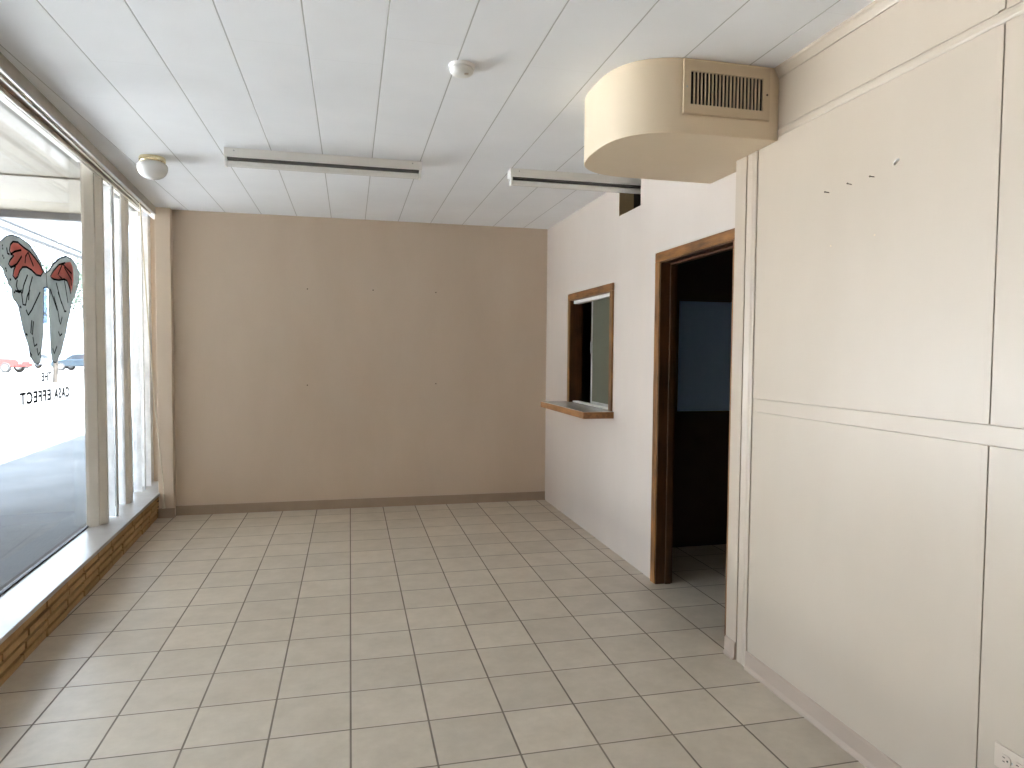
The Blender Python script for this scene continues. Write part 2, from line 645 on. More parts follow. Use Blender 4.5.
bm = new_bm()
lbox(bm, YB - .1, -.10, -.30, -.03, .231, 2.83)
struct(obj('wall_left_solid', bm, M['wall']))

w1 = struct(empty('window_1', L(2.4, -.22, .23)))
def post(name, prof, z0=.23, z1=2.83):
    bm = prism(new_bm(), [L(a, n, z0) for a, n in prof], (0, 0, z1 - z0))
    return obj(name, bm, M['frame'], w1)
def deep(a):
    return [(a, -.2235), (a, -.205), (a + .015, -.150), (a + .050, -.150), (a + .085, -.114), (a + .125, -.114), (a + .125, -.2235)]
for a in (-.10, 1.66, 3.49, 5.405):
    post('mullion', deep(a))
post('mullion', [(6.17, -.162), (6.17, -.150), (6.19, -.130), (6.27, -.122), (6.27, -.162)])
post('mullion', [(7.15, -.2235), (7.15, -.215), (7.165, -.165), (7.195, -.150), (7.195, -.2235)]).data.materials[0] = M['alu']
for a, n0, n1 in ((5.705, -.112, -.101), (6.76, -.139, -.134)):  # first strip stands in for a blind slat's shaded turned edge
    bm = lbox(new_bm(), a, a + .045, n0, n1, .23, 2.83)
    obj('edge_strip', bm, M['alu'], w1, bevel=.003)
for a0, a1 in ((.025, 1.66), (1.785, 3.49), (3.615, 5.405), (5.53, 7.15)):
    bm = lbox(new_bm(), a0, a1, -.222, -.216, .236, 2.825)
    pane = obj('pane', bm, M['glass'], w1)
    bm = lbox(new_bm(), a0, a1, -.228, -.211, .2305, .240)
    obj('gasket', bm, M['gasket'], pane)
    bm = lbox(new_bm(), a0, a1, -.242, -.200, 2.80, 2.83)
    obj('head_rail', bm, M['frame'], w1)

# ================================================================ DOORWAY AND PASS-THROUGH WINDOW
d1 = struct(empty('door_1', (XD, 3.62, 0)))
bm = new_bm()
box(bm, XD - .018, XD, 4.050, 4.114, 0, 2.088)
obj('casing', bm, M['wood_z'], d1, bevel=.003)
bm = new_bm()
box(bm, XD - .018, XD, 3.126, 3.190, 0, 2.088)
obj('casing', bm, M['wood_z'], d1, bevel=.003)
bm = new_bm()
box(bm, XD - .0185, XD, 3.126, 4.114, 2.0885, 2.147)
obj('casing', bm, M['wood_x'], d1, bevel=.003)
bm = new_bm()
for y0, y1 in ((4.040, 4.059), (3.181, 3.20)):
    box(bm, XD - .012, XD + .105, y0, y1, 0, 2.079)
obj('jamb', bm, M['wood_shaded'], d1)
bm = new_bm()
box(bm, XD - .012, XD + .105, 3.181, 4.059, 2.0795, 2.099)
obj('jamb', bm, M['wood_shaded'], d1)
bm = new_bm()
box(bm, XD + .050, XD + .090, 4.026, 4.0395, 0, 2.066)
box(bm, XD + .050, XD + .090, 3.2005, 3.214, 0, 2.066)
box(bm, XD + .050, XD + .090, 3.2005, 4.0395, 2.0665, 2.079)
obj('stop', bm, M['wood_shaded'], d1, bevel=.003)

w2 = struct(empty('window_2', (XD, 5.4, 1.06)))
bm = new_bm()
box(bm, XD - .016, XD, 5.882, 5.938, 1.0605, 1.976)
obj('casing', bm, M['wood_z'], w2, bevel=.003)
bm = new_bm()
box(bm, XD - .016, XD, 4.857, 4.912, 1.0605, 1.976)
obj('casing', bm, M['wood_z'], w2, bevel=.003)
bm = new_bm()
box(bm, XD - .0165, XD, 4.857, 5.938, 1.9765, 2.034)
obj('casing', bm, M['wood_x'], w2, bevel=.003)
bm = new_bm()
for y0, y1 in ((5.876, 5.894), (4.901, 4.918)):
    box(bm, XD - .010, XD + .105, y0, y1, 1.061, 1.972)
obj('jamb', bm, M['wood_shaded'], w2)
bm = new_bm()
box(bm, XD - .010, XD + .105, 4.901, 5.894, 1.9725, 1.989)
obj('jamb', bm, M['wood_x'], w2)
bm = new_bm()
box(bm, XD + .020, XD + .075, 4.919, 5.875, 1.944, 1.972)
obj('sash_track', bm, M['white_metal'], w2, bevel=.002)
bm = new_bm()
box(bm, XD + .020, XD + .075, 4.919, 5.875, 1.061, 1.074)
obj('sash_track', bm, M['white_metal'], w2, bevel=.002)
bm = new_bm()
box(bm, XD + .045, XD + .052, 4.925, 5.440, 1.096, 1.940)
sash = obj('sash', bm, M['sash'], w2)
bm = new_bm()
box(bm, XD + .040, XD + .057, 5.440, 5.462, 1.075, 1.942)
box(bm, XD + .040, XD + .057, 4.919, 5.440, 1.075, 1.098)
obj('sash_rail', bm, M['alu'], sash, bevel=.002)
bm = new_bm()
box(bm, XD + .028, XD + .040, 5.436, 5.448, 1.50, 1.60)
obj('handle', bm, M['steel'], sash, bevel=.002)

# counter through the pass-through
ct = empty('service_counter', (XD, 5.4, 1.015))
tag(ct, 'wood edged counter shelf projecting below the pass-through window', 'counter')
bm = new_bm()
box(bm, 1.70, XD, 4.832, 6.01, 1.008, 1.0575)
box(bm, XD, XD + .095, 4.902, 5.893, 1.0155, 1.0575)
obj('counter_edge', bm, M['counter_edge'], ct, bevel=.002)
bm = new_bm()
box(bm, 1.703, XD - .001, 4.835, 6.007, 1.0576, 1.0602)
box(bm, XD - .001, XD + .093, 4.920, 5.874, 1.0576, 1.0602)
obj('counter_top', bm, M['counter_top'], ct)

# ================================================================ DUCT BOX WITH GRILLE
poly = [(XN, 2.70)]
for k in range(49):
    t = math.pi * k / 48
    cx, sy = math.sin(t), -math.cos(t)
    e = 2 / 2.75
    poly.append((1.50 - .385 * abs(cx) ** e, 3.08 + .38 * math.copysign(abs(sy) ** e, sy)))
poly += [(XD, 3.46), (XD, 3.03), (XN, 3.03)]
bm = prism(new_bm(), [(x, y, 2.438) for x, y in poly], (0, 0, CEIL - 2.438))
df = obj('duct_enclosure', bm, M['soffit'], smooth=True, bevel=.004)
tag(df, 'rounded cream duct box under the ceiling above the doorway', 'duct box')

vg = empty('vent_grille', (1.581, 2.70, 2.628))
tag(vg, 'tan metal air vent grille with upright slots on the duct box', 'vent')
x0, x1, z0, z1 = 1.376, 1.786, 2.518, 2.738
xs0, xs1, zs0, zs1 = 1.408, 1.752, 2.556, 2.694
bm = new_bm()
box(bm, x0, x1, 2.689, 2.6995, z0, zs0)
box(bm, x0, x1, 2.689, 2.6995, zs1, z1)
box(bm, x0, xs0, 2.689, 2.6995, zs0, zs1)
box(bm, xs1, x1, 2.689, 2.6995, zs0, zs1)
box(bm, x0 - .003, x1 + .003, 2.6955, 2.6998, z0 - .003, z0 + .001)
bmesh.ops.remove_doubles(bm, verts=bm.verts, dist=1e-5)
obj('grille_frame', bm, M['vent'], vg)
bm = new_bm()
box(bm, xs0, xs1, 2.6985, 2.6998, zs0, zs1)  # black plate painted for the unlit duct behind the louvers
obj('dark_backing', bm, M['black'], vg)
bm = new_bm()
nf = 20
pt = (xs1 - xs0) / nf
for k in range(1, nf):
    x = xs0 + k * pt
    hexa(bm, [(x - .0034, 2.6895, zs0), (x + .0028, 2.6895, zs0), (x + .0036, 2.698, zs0), (x - .002, 2.698, zs0),
              (x - .0034, 2.6895, zs1), (x + .0028, 2.6895, zs1), (x + .0036, 2.698, zs1), (x - .002, 2.698, zs1)])
obj('louvers', bm, M['vent'], vg)
for x in (x0 + .014, x1 - .014):
    bm = lathe(new_bm(), [(.0045, -.002), (.0045, .0), (.003, .002)], (x, 2.6885, 2.626), 12, 'Y')
    obj('screw', bm, M['dark_hole'] if x > 1.6 else M['steel'], vg)

# ================================================================ CEILING FIXTURES
def strip_light(xa, xb, label):
    yc = 4.615
    t = empty('fluorescent_light', ((xa + xb) / 2, yc, CEIL))
    tag(t, label, 'ceiling light', 'unlit fluorescent strip lights on the ceiling')
    zb = CEIL - .056
    bm = new_bm()
    prism(bm, [(xa, yc - .050, CEIL - .0005), (xa, yc - .050, zb + .006), (xa, yc - .044, zb), (xa, yc + .044, zb), (xa, yc + .050, zb + .006), (xa, yc + .050, CEIL - .0005)],
          (xb - xa, 0, 0))
    obj('housing', bm, M['white_metal'], t, bevel=.0015)
    bm = new_bm()
    box(bm, xa + .012, xb - .012, yc - .041, yc + .041, zb - .012, zb - .0002)
    obj('reflector_groove', bm, M['dark_gap'], t)
    for x in (xa + .010, xb - .010):
        bm = new_bm()
        box(bm, x - .008, x + .008, yc - .046, yc - .004, zb - .058, zb - .0002)
        obj('lamp_holder', bm, M['white_metal'], t, bevel=.004)
    bm = lathe(new_bm(), [(.010, 0), (.018, .002), (.019, .010), (.019, xb - xa - .046), (.018, xb - xa - .038), (.010, xb - xa - .036)],
               (xa + .018, yc - .025, zb - .037), 20, 'X')
    obj('lamp_tube', bm, M['tube'], t, smooth=True)
    for x in (xa + .06, xb - .06):
        bm = lathe(new_bm(), [(.004, -.0015), (.004, 0), (.003, .001)], (x, yc - .0505, CEIL - .018), 10, 'Y')
        obj('screw', bm, M['steel'], t)
    return t

strip_light(-.757, .463, 'unlit white fluorescent strip light in the middle of the ceiling')
strip_light(1.064, 2.284, 'unlit fluorescent strip light running into the notch in the doorway wall')

g = empty('globe_light', (-1.245, 4.93, CEIL))
tag(g, 'white mushroom globe ceiling light with brass collar near the window', 'ceiling light')
GX, GY = -1.252, 4.93
bm = lathe(new_bm(), [(.070, -.034), (.076, -.034), (.079, -.028), (.079, -.008), (.074, -.003), (.074, -.0005)], (GX, GY, CEIL), 48)
obj('brass_collar', bm, M['brass'], g, smooth=True)
prof = [(.068, -.033), (.074, -.038), (.086, -.046), (.0915, -.057), (.092, -.070), (.089, -.086), (.081, -.104), (.067, -.121), (.046, -.134), (.021, -.141), (.004, -.142)]
bm = lathe(new_bm(), prof, (GX, GY, CEIL), 48)
obj('glass_globe', bm, M['globe'], g, smooth=True)

sd = empty('smoke_detector', (.48, 3.02, CEIL))
tag(sd, 'round white smoke detector alone on the ceiling', 'smoke detector')
bm = lathe(new_bm(), [(.052, -.016), (.056, -.014), (.058, -.0005)], (.48, 3.02, CEIL), 40)
obj('mounting_plate', bm, M['plastic'], sd, smooth=True)
bm = lathe(new_bm(), [(.010, -.043), (.030, -.042), (.042, -.039), (.050, -.031), (.052, -.022), (.050, -.0165)], (.48, 3.02, CEIL), 40)
obj('detector_cover', bm, M['plastic'], sd, smooth=True)
bm = lathe(new_bm(), [(.009, -.0455), (.010, -.043)], (.497, 3.0, CEIL + .001), 16)
obj('test_button', bm, M['outlet'], sd)

# curtain tracks and the pull cord by the window
def ltrack(name, label, a0, n0, a1, n1, w, zt, zb, mat, lipmat):
    t = empty(name, L((a0 + a1) / 2, (n0 + n1) / 2, zt))
    tag(t, label, 'curtain track')
    def pl(n_off, z):
        return L(a0, n0 + n_off, z), L(a1, n1 + n_off, z)
    prof = [(0, zt), (0, zb + .004), (-.003, zb), (-.012, zb), (-.012, zb + .012), (-w + .012, zb + .012), (-w + .012, zb), (-w, zb), (-w, zt)]
    A = [pl(n, z)[0] for n, z in prof]
    off = L(a1, n1, 0) - L(a0, n0, 0)
    obj('rail', prism(new_bm(), A, off), mat, t)
    lip = [(.0005, zb + .007), (.004, zb + .005), (.0045, zb - .001), (-.002, zb - .004), (-.008, zb - .003), (-.008, zb - .0005), (.0005, zb - .0005)]
    A = [pl(n, z)[0] for n, z in lip]
    obj('lower_lip', prism(new_bm(), A, off), lipmat, t)
    return t

sl = (.017 - .060) / 3.0
ltrack('curtain_track', 'beige metal curtain track at the ceiling edge, the one nearest the room', YB, .060 + sl * (YB - 3.4), 6.598, .017 + sl * .2,
       .050, CEIL - .0005, 2.684, M['track'], M['alu'])
ltrack('curtain_track', 'slim silver curtain track between the beige track and the window glass', YB, -.078, 6.60, -.098,
       .030, CEIL - .0005, 2.722, M['track'], M['track'])
bm = new_bm()
hexa(bm, [L(YB, -.075, 2.742), L(YB, .060 + sl * (YB - 3.4) - .052, 2.742), L(6.5, -.036, 2.742), L(6.5, -.095, 2.742),
          L(YB, -.075, CEIL), L(YB, .060 + sl * (YB - 3.4) - .052, CEIL), L(6.5, -.036, CEIL), L(6.5, -.095, CEIL)])
struct(obj('trim_7', bm, M['brown']))  # brown strip standing in for the shadowed gap between the tracks

vb = empty('vertical_blind', L(6.3, -.15, 2.72))
tag(vb, 'white vertical blind slats turned edge-on at the far end of the window', 'blind')
for a, n1 in ((5.695, -.113), (6.160, -.150), (6.40, -.160), (6.665, -.138), (6.90, -.112)):
    bm = new_bm()
    prof = []
    for k in range(7):
        u = k / 6
        prof.append((a + .008 * math.sin(math.pi * u), -.206 + (n1 + .206) * u))
    prism(bm, [L(s_ - .0008, n_, .236) for s_, n_ in prof] + [L(s_ + .0008, n_, .236) for s_, n_ in prof[::-1]], (0, 0, 2.715 - .236))
    obj('slat', bm, M['slat'], vb)

pc = empty('pull_cord', L(6.05, .010, 2.676))
tag(pc, 'thin ivory curtain pull cord with tassel hanging at the far window corner', 'cord')
bm = tube(new_bm(), [L(6.05, .010, 2.676), L(6.09, .055, 1.6), L(6.16, .078, 1.0), L(6.40, .080, .40), L(6.432, .080, .245)], .0045, 8)
obj('cord', bm, M['cord'], pc)
bm = lathe(new_bm(), [(.004, .125), (.009, .118), (.010, .09), (.009, .05), (.011, .025), (.015, .006), (.013, 0)], L(6.432, .080, .122), 14)
obj('tassel', bm, M['cord'], pc, smooth=True)

# ================================================================ OUTLET, NAILS AND MARKS ON THE WALLS
ol = empty('wall_outlet', (XN, 1.51, .334))
tag(ol, 'cream double electrical outlet low on the panelled wall', 'outlet')
bm = new_bm()
box(bm, XN - .006, XN - .0003, 1.452, 1.567, .299, .369)
obj('cover_plate', bm, M['outlet'], ol, bevel=.004)
for yc in (1.530, 1.489):
    bm = new_bm()
    poly = []
    for k in range(24):
        t = 2 * math.pi * k / 24
        poly.append((XN - .0085, yc + max(-.0165, min(.0165, .0175 * math.cos(t))), .334 + max(-.014, min(.014, .0175 * math.sin(t)))))
    prism(bm, poly, (.004, 0, 0))
    rc = obj('receptacle', bm, M['outlet'], ol)
    for dy, dz, hy, hz in ((.004, .006, .004, .0011), (.004, -.006, .0032, .0011), (-.007, 0, .0022, .0022)):
        bm = new_bm()
        box(bm, XN - .0090, XN - .0084, yc + dy - hy, yc + dy + hy, .334 + dz - hz, .334 + dz + hz)
        obj('socket_hole', bm, M['black'], rc)
bm = lathe(new_bm(), [(.003, -.001), (.003, .0)], (XN - .0062, 1.5095, .334), 10, 'X')
obj('screw', bm, M['steel'], ol)

def pin(name, p, d, label, cat, group, r=.0018, ln=.021, mat='dark_hole'):
    p, d = Vector(p), Vector(d)
    bm = tube(new_bm(), [p, p + d * (ln - .0015)], r, 8)
    tube(bm, [p + d * (ln - .002), p + d * ln], r * 1.9, 10)
    tag(obj(name, bm, M[mat]), label, cat, group)

gp = 'dark nails left in the panelled wall'
pin('nail', (XN, 2.357, 2.135), (-1, -.05, .05), 'dark nail in the panelled wall, first of the row from the duct box', 'nail', gp)
pin('nail', (XN, 2.233, 2.137), (-1, -.1, .1), 'dark nail in the panelled wall, middle one of the row of three', 'nail', gp)
pin('nail', (XN, 2.119, 2.137), (-1, -.1, .0), 'dark nail in the panelled wall, last of the row before the white chip', 'nail', gp)
pin('nail', (XN, 2.106, 1.927), (-1, 0, 0), 'small pale nail head below the row, under its last nail', 'nail', gp, .0018, .003, 'vent')
pin('nail', (XN, 2.336, 1.923), (-1, 0, 0), 'small pale nail head below the row, under its first nail', 'nail', gp, .0018, .003, 'vent')
bm = new_bm()
prism(bm, [(XN - .001, 2.026, 2.158), (XN - .001, 2.014, 2.166), (XN - .001, 2.004, 2.172), (XN - .008, 2.010, 2.170), (XN - .010, 2.020, 2.162)], (-.001, -.003, -.006))
tag(obj('paint_chip', bm, M['chip']), 'white flake of paint lifting off the panelled wall near the nails', 'paint chip')

gp = 'screws left in the far wall'
for x, z, lb in ((-.386, 2.082, 'tiny dark screw in the far wall, upper row, nearest the window'),
                 (.216, 2.089, 'tiny dark screw in the far wall, upper row, middle one'),
                 (.816, 2.084, 'tiny dark screw in the far wall, upper row, nearest the pass-through window'),
                 (-.390, 1.182, 'tiny dark screw in the far wall, lower row, on the window side'),
                 (.819, 1.194, 'tiny dark screw in the far wall, lower row, on the pass-through side')):
    pin('wall_screw', (x, YF, z), (0, -1, 0), lb, 'screw', gp, .0032, .006)

# ================================================================ PAINTED WINGS AND LETTERING ON THE GLASS
WINGS = {"LW":[[4.034,2.008],[4.071,2.046],[4.143,2.085],[4.217,2.105],[4.319,2.106],[4.453,2.089],[4.55,2.047],[4.608,2.015],[4.662,1.957],[4.699,1.955],[4.709,1.87],[4.655,1.863],[4.652,1.813],[4.648,1.725],[4.632,1.587],[4.593,1.476],[4.574,1.42],[4.533,1.406],[4.479,1.422],[4.421,1.464],[4.409,1.511],[4.368,1.563],[4.335,1.608],[4.303,1.676],[4.279,1.731],[4.239,1.757],[4.222,1.758],[4.199,1.791],[4.195,1.822],[4.153,1.839],[4.148,1.859],[4.114,1.881],[4.098,1.909],[4.064,1.925],[4.031,1.957]],"RW":[[4.699,1.955],[4.743,1.972],[4.823,2.026],[4.937,2.075],[5.057,2.103],[5.162,2.102],[5.252,2.073],[5.315,2.019],[5.303,1.967],[5.241,1.887],[5.201,1.841],[5.141,1.816],[5.117,1.752],[5.051,1.66],[5.029,1.611],[4.976,1.543],[4.934,1.482],[4.847,1.417],[4.82,1.411],[4.776,1.424],[4.752,1.476],[4.742,1.603],[4.732,1.729],[4.74,1.857],[4.709,1.87]],"LR":[[4.227,2.07],[4.291,2.077],[4.369,2.06],[4.45,2.05],[4.52,2.026],[4.599,1.994],[4.654,1.957],[4.61,1.928],[4.544,1.927],[4.473,1.947],[4.404,1.956],[4.349,1.949],[4.308,1.923],[4.28,1.888],[4.248,1.872],[4.217,1.887],[4.231,1.92],[4.258,1.944],[4.189,1.93],[4.165,1.943],[4.185,1.966],[4.236,1.998],[4.199,1.999],[4.181,2.017],[4.195,2.05]],"RR":[[4.764,1.941],[4.82,1.981],[4.919,2.032],[5.037,2.059],[5.143,2.078],[5.186,2.047],[5.192,1.987],[5.169,1.912],[5.13,1.866],[5.115,1.901],[5.065,1.944],[5.013,1.95],[4.913,1.934],[4.817,1.93]],"lines":[[[4.227,2.07],[4.291,2.077],[4.369,2.06],[4.45,2.05],[4.52,2.026],[4.599,1.994],[4.654,1.957],[4.61,1.928],[4.544,1.927],[4.473,1.947],[4.404,1.956],[4.349,1.949],[4.308,1.923],[4.28,1.888],[4.248,1.872],[4.217,1.887],[4.231,1.92],[4.258,1.944],[4.189,1.93],[4.165,1.943],[4.185,1.966],[4.236,1.998],[4.199,1.999],[4.181,2.017],[4.195,2.05],[4.227,2.07]],[[5.13,1.866],[5.115,1.901],[5.065,1.944],[5.013,1.95],[4.913,1.934],[4.817,1.93],[4.764,1.941],[4.82,1.981],[4.919,2.032],[5.037,2.059]],[[4.192,1.998],[4.25,2.021],[4.335,2.041]],[[4.195,1.928],[4.271,1.956],[4.339,2.007]],[[4.384,1.975],[4.393,2.014],[4.429,2.041],[4.503,1.973]],[[4.273,1.872],[4.258,1.838],[4.276,1.814],[4.322,1.81]],[[4.415,1.913],[4.357,1.848],[4.334,1.803]],[[4.485,1.91],[4.439,1.844],[4.421,1.772]],[[4.093,2.032],[4.1,2.028]],[[4.094,2.015],[4.104,2.014]],[[4.092,1.979],[4.102,1.976]],[[4.105,1.969],[4.113,1.966]],[[4.124,1.917],[4.136,1.914]],[[4.13,1.904],[4.14,1.903]],[[4.176,1.865],[4.191,1.862]],[[4.225,1.8],[4.24,1.8]],[[4.146,2.027],[4.156,1.998],[4.18,1.996]],[[4.242,1.81],[4.297,1.805],[4.326,1.82]],[[4.325,1.809],[4.342,1.741],[4.378,1.741],[4.403,1.792],[4.442,1.831]],[[4.384,1.715],[4.412,1.687],[4.466,1.72],[4.597,1.832]],[[4.462,1.66],[4.443,1.588],[4.465,1.577],[4.485,1.655]],[[4.472,1.565],[4.492,1.512],[4.532,1.524]],[[4.53,1.5],[4.544,1.46],[4.569,1.476]],[[4.422,1.476],[4.451,1.458]],[[4.78,1.501],[4.805,1.469],[4.853,1.515]],[[4.886,1.607],[4.912,1.582],[4.951,1.596]],[[4.899,1.687],[4.926,1.655],[4.957,1.703]],[[4.997,1.742],[5.036,1.744]],[[4.817,1.825],[4.884,1.738],[4.908,1.674]],[[4.891,1.857],[4.98,1.771],[5.007,1.742]],[[4.369,1.58],[4.395,1.574]],[[4.3,1.73],[4.317,1.722]],[[4.985,2.046],[4.899,1.967],[4.963,1.951]],[[4.985,2.046],[5.156,2.001]],[[5.018,2.027],[5.154,1.959],[5.152,1.922]],[[4.743,1.972],[4.823,2.026],[4.937,2.075],[5.057,2.103]],[[4.7,1.989],[4.706,1.962]],[[4.76,1.863],[4.87,1.743]],[[4.864,1.912],[4.954,1.787]],[[5.013,1.944],[5.074,1.801]]]}
NG = -.2155

def flat(poly, n0, th=.0006):
    bm = new_bm()
    a = [bm.verts.new(L(s, n0, z)) for s, z in poly]
    b = [bm.verts.new(L(s, n0 + th, z)) for s, z in poly]
    k = len(a)
    f1 = bm.faces.new(a)
    f2 = bm.faces.new(b[::-1])
    for i in range(k):
        bm.faces.new((a[i], b[i], b[(i + 1) % k], a[(i + 1) % k]))
    bm.normal_update()
    bmesh.ops.triangulate(bm, faces=[f1, f2], ngon_method='EAR_CLIP')
    return bm

def ribbon(bm, line, n0, w=.011, th=.0005):
    pts = [Vector((s, z)) for s, z in line]
    Ls, Rs = [], []
    for i, p in enumerate(pts):
        d = (pts[min(i + 1, len(pts) - 1)] - pts[max(i - 1, 0)])
        d = d.normalized() if d.length > 1e-6 else Vector((1, 0))
        q = Vector((-d.y, d.x)) * (w / 2)
        Ls.append(p + q)
        Rs.append(p - q)
    for i in range(len(pts) - 1):
        c = [Ls[i], Ls[i + 1], Rs[i + 1], Rs[i]]
        hexa(bm, [L(v.x, n0, v.y) for v in c] + [L(v.x, n0 + th, v.y) for v in c])

wg = empty('wing_painting', L(4.68, NG, 1.40))
tag(wg, 'pair of grey and red wings painted on the large window pane', 'window painting')
obj('wing', flat(WINGS['LW'], NG), M['wing_grey'], wg)
obj('wing', flat(WINGS['RW'], NG), M['wing_grey'], wg)
for k in ('LR', 'RR'):
    o = obj('red_feathers', flat(WINGS[k], NG + .0007), M['wing_red'], wg)
    o['label'] = 'red upper feathers'
for k, side in (('LW', lambda s: s < 4.70), ('RW', lambda s: s >= 4.70)):
    bm = new_bm()
    for ln in WINGS['lines']:
        if side(sum(p[0] for p in ln) / len(ln)):
            ribbon(bm, ln, NG + .0014)
    ribbon(bm, WINGS[k] + WINGS[k][:1], NG + .0008, .006)
    o = obj('feather_outline', bm, M['wing_black'], wg)
    o['label'] = 'black painted feather lines'

lt = empty('window_lettering', L(4.67, NG, 1.18))
tag(lt, 'small black reversed lettering on the window glass below the wings', 'lettering')
def letters(text, s_from, s_to, z0, z1):
    """reads properly from the street: runs from the far side towards the camera"""
    cu = bpy.data.curves.new('lettering_line', 'FONT')
    cu.body = text
    cu.space_character = 1.15
    cu.offset = .03
    cu.extrude = .0005
    tmp = bpy.data.objects.new('tmp', cu)
    COL.objects.link(tmp)
    bpy.context.view_layer.update()
    me = bpy.data.meshes.new_from_object(tmp)
    bpy.data.objects.remove(tmp)
    xs = [v.co.x for v in me.vertices]
    ys = [v.co.y for v in me.vertices]
    a0, a1, b0, b1 = min(xs), max(xs), min(ys), max(ys)
    bm = new_bm()
    bm.from_mesh(me)
    for v in bm.verts:
        s = s_from + (s_to - s_from) * (v.co.x - a0) / (a1 - a0)
        z = z0 + (z1 - z0) * (v.co.y - b0) / (b1 - b0)
        v.co = L(s, NG - v.co.z + .0005, z)
    obj('lettering_line', bm, M['wing_black'], lt)

letters('THE', 4.75, 4.595, 1.306, 1.357)
letters('CASA', 5.068, 4.79, 1.184, 1.253)
letters('EFFECT', 4.735, 4.275, 1.184, 1.253)

# ================================================================ STREET
bm = new_bm()
lbox(bm, -8, 45, -4.4, -.30, -.30, -.12)
struct(obj('sidewalk', bm, M['walk'], bevel=.01))
bm = new_bm()
box(bm, -160, 30, -80, 220, -.5, -.22)
struct(obj('road', bm, M['road']))
bm = new_bm()
prism(bm, [L(3.0, -4.4, -.24), L(13.2, -4.4, -.24), L(70, -28, -.24), L(70, -90, -.24), L(3.0, -75, -.24)], (0, 0, .04))  # bright ground added outside the view to bounce sunlight into the room
struct(obj('bounce_ground', bm, M['bounce_pad']))
bm = new_bm()
lbox(bm, -.5, 3.6, -2.0, -.30, 2.95, 3.12)
lbox(bm, 3.6, 8.30, -6.0, -.30, 2.95, 3.12)  # unseen outer depth added to cut light near the far window
cn = struct(obj('canopy', bm, M['canopy']))
bm = new_bm()
lbox(bm, -.5, 3.5, -2.1, -2.0, 2.93, 3.14)
lbox(bm, 3.5, 3.6, -6.1, -2.0, 2.93, 3.14)
lbox(bm, 3.6, 8.40, -6.1, -6.0, 2.93, 3.14)
lbox(bm, 8.30, 8.40, -6.0, -.30, 2.875, 3.14)
obj('fascia', bm, M['fascia'], cn)
bm = new_bm()
lbox(bm, 6.60, 6.625, -6.0, -.30, 2.935, 2.9495)
obj('soffit_joint', bm, M['canopy'], cn)
bm = new_bm()
lbox(bm, -6, 45, -.32, -.245, 2.832, 6.6)
lbox(bm, 7.20, 45, -.25, -.2, -.2, 2.832)
struct(obj('wall_facade', bm, M['facade']))

bm = new_bm()
lbox(bm, -5.0, -.5, -22.0, -.33, -.25, 5.6)  # unseen wall added to block light reaching the far-left corner
struct(obj('wall_light_blocker', bm, M['blocker_wall']))

def car(name, label, cat, x, y, rot, paint, kind):
    t = empty(name, (x, y, -.22))
    tag(t, label, cat, None)
    R = Matrix.Rotation(rot, 4, 'Z')
    def part(nm, bm, m, par=t, bv=0.0, sm=False):
        bmesh.ops.transform(bm, matrix=Matrix.Translation((x, y, -.22)) @ R, verts=bm.verts)
        return obj(nm, bm, m, par, bevel=bv, smooth=sm)
    hw = .88
    if kind == 'pickup':
        body = [(-2.6, .42), (-2.62, .95), (-2.5, 1.05), (-.75, 1.05), (.95, 1.08), (2.35, 1.02), (2.6, .85), (2.62, .42)]
        cabin = [(-.85, 1.05), (-.70, 1.72), (-.5, 1.78), (.55, 1.78), (.75, 1.70), (1.25, 1.06)]
        glass = [(-.60, 1.14), (-.50, 1.64), (.50, 1.64), (.90, 1.14)]
        wx, wr = (-1.65, 1.65), .38
    else:
        body = [(-2.2, .35), (-2.28, .70), (-2.15, .92), (-1.3, .98), (1.1, .96), (2.1, .82), (2.3, .62), (2.25, .35)]
        cabin = [(-1.55, .95), (-.95, 1.36), (-.6, 1.43), (.25, 1.43), (.55, 1.36), (1.2, .95)]
        glass = [(-1.2, 1.0), (-.80, 1.33), (.25, 1.34), (.85, 1.0)]
        wx, wr = (-1.42, 1.42), .33
    part('body', prism(new_bm(), [(a, -hw, b) for a, b in body], (0, 2 * hw, 0)), paint, bv=.06)
    part('cabin', prism(new_bm(), [(a, -hw + .08, b) for a, b in cabin], (0, 2 * hw - .16, 0)), paint, bv=.05)
    for sy in (-hw + .07, hw - .09):
        part('side_window', prism(new_bm(), [(a, sy, b) for a, b in glass], (0, .02, 0)), M['car_glass'])
    for a in wx:
        for sy in (-hw + .06, hw - .06):
            w_ = part('wheel', lathe(new_bm(), [(wr * .6, -.1), (wr * .95, -.1), (wr, -.07), (wr, .07), (wr * .95, .1), (wr * .6, .1)], (a, sy, wr), 24, 'Y'), M['tyre'])
            part('hubcap', lathe(new_bm(), [(wr * .25, -.125), (wr * .58, -.105), (wr * .58, .105), (wr * .25, .125)], (a, sy, wr), 20, 'Y'), M['alu'], w_)
    for a, c_ in ((body[-2][0] - .02, M['alu']), (body[1][0] + .02, M['tail'])):
        for sy in (-.68, .68):
            part('lamp', box(new_bm(), a - .06, a + .06, sy - .16, sy + .16, .68, .82), c_)

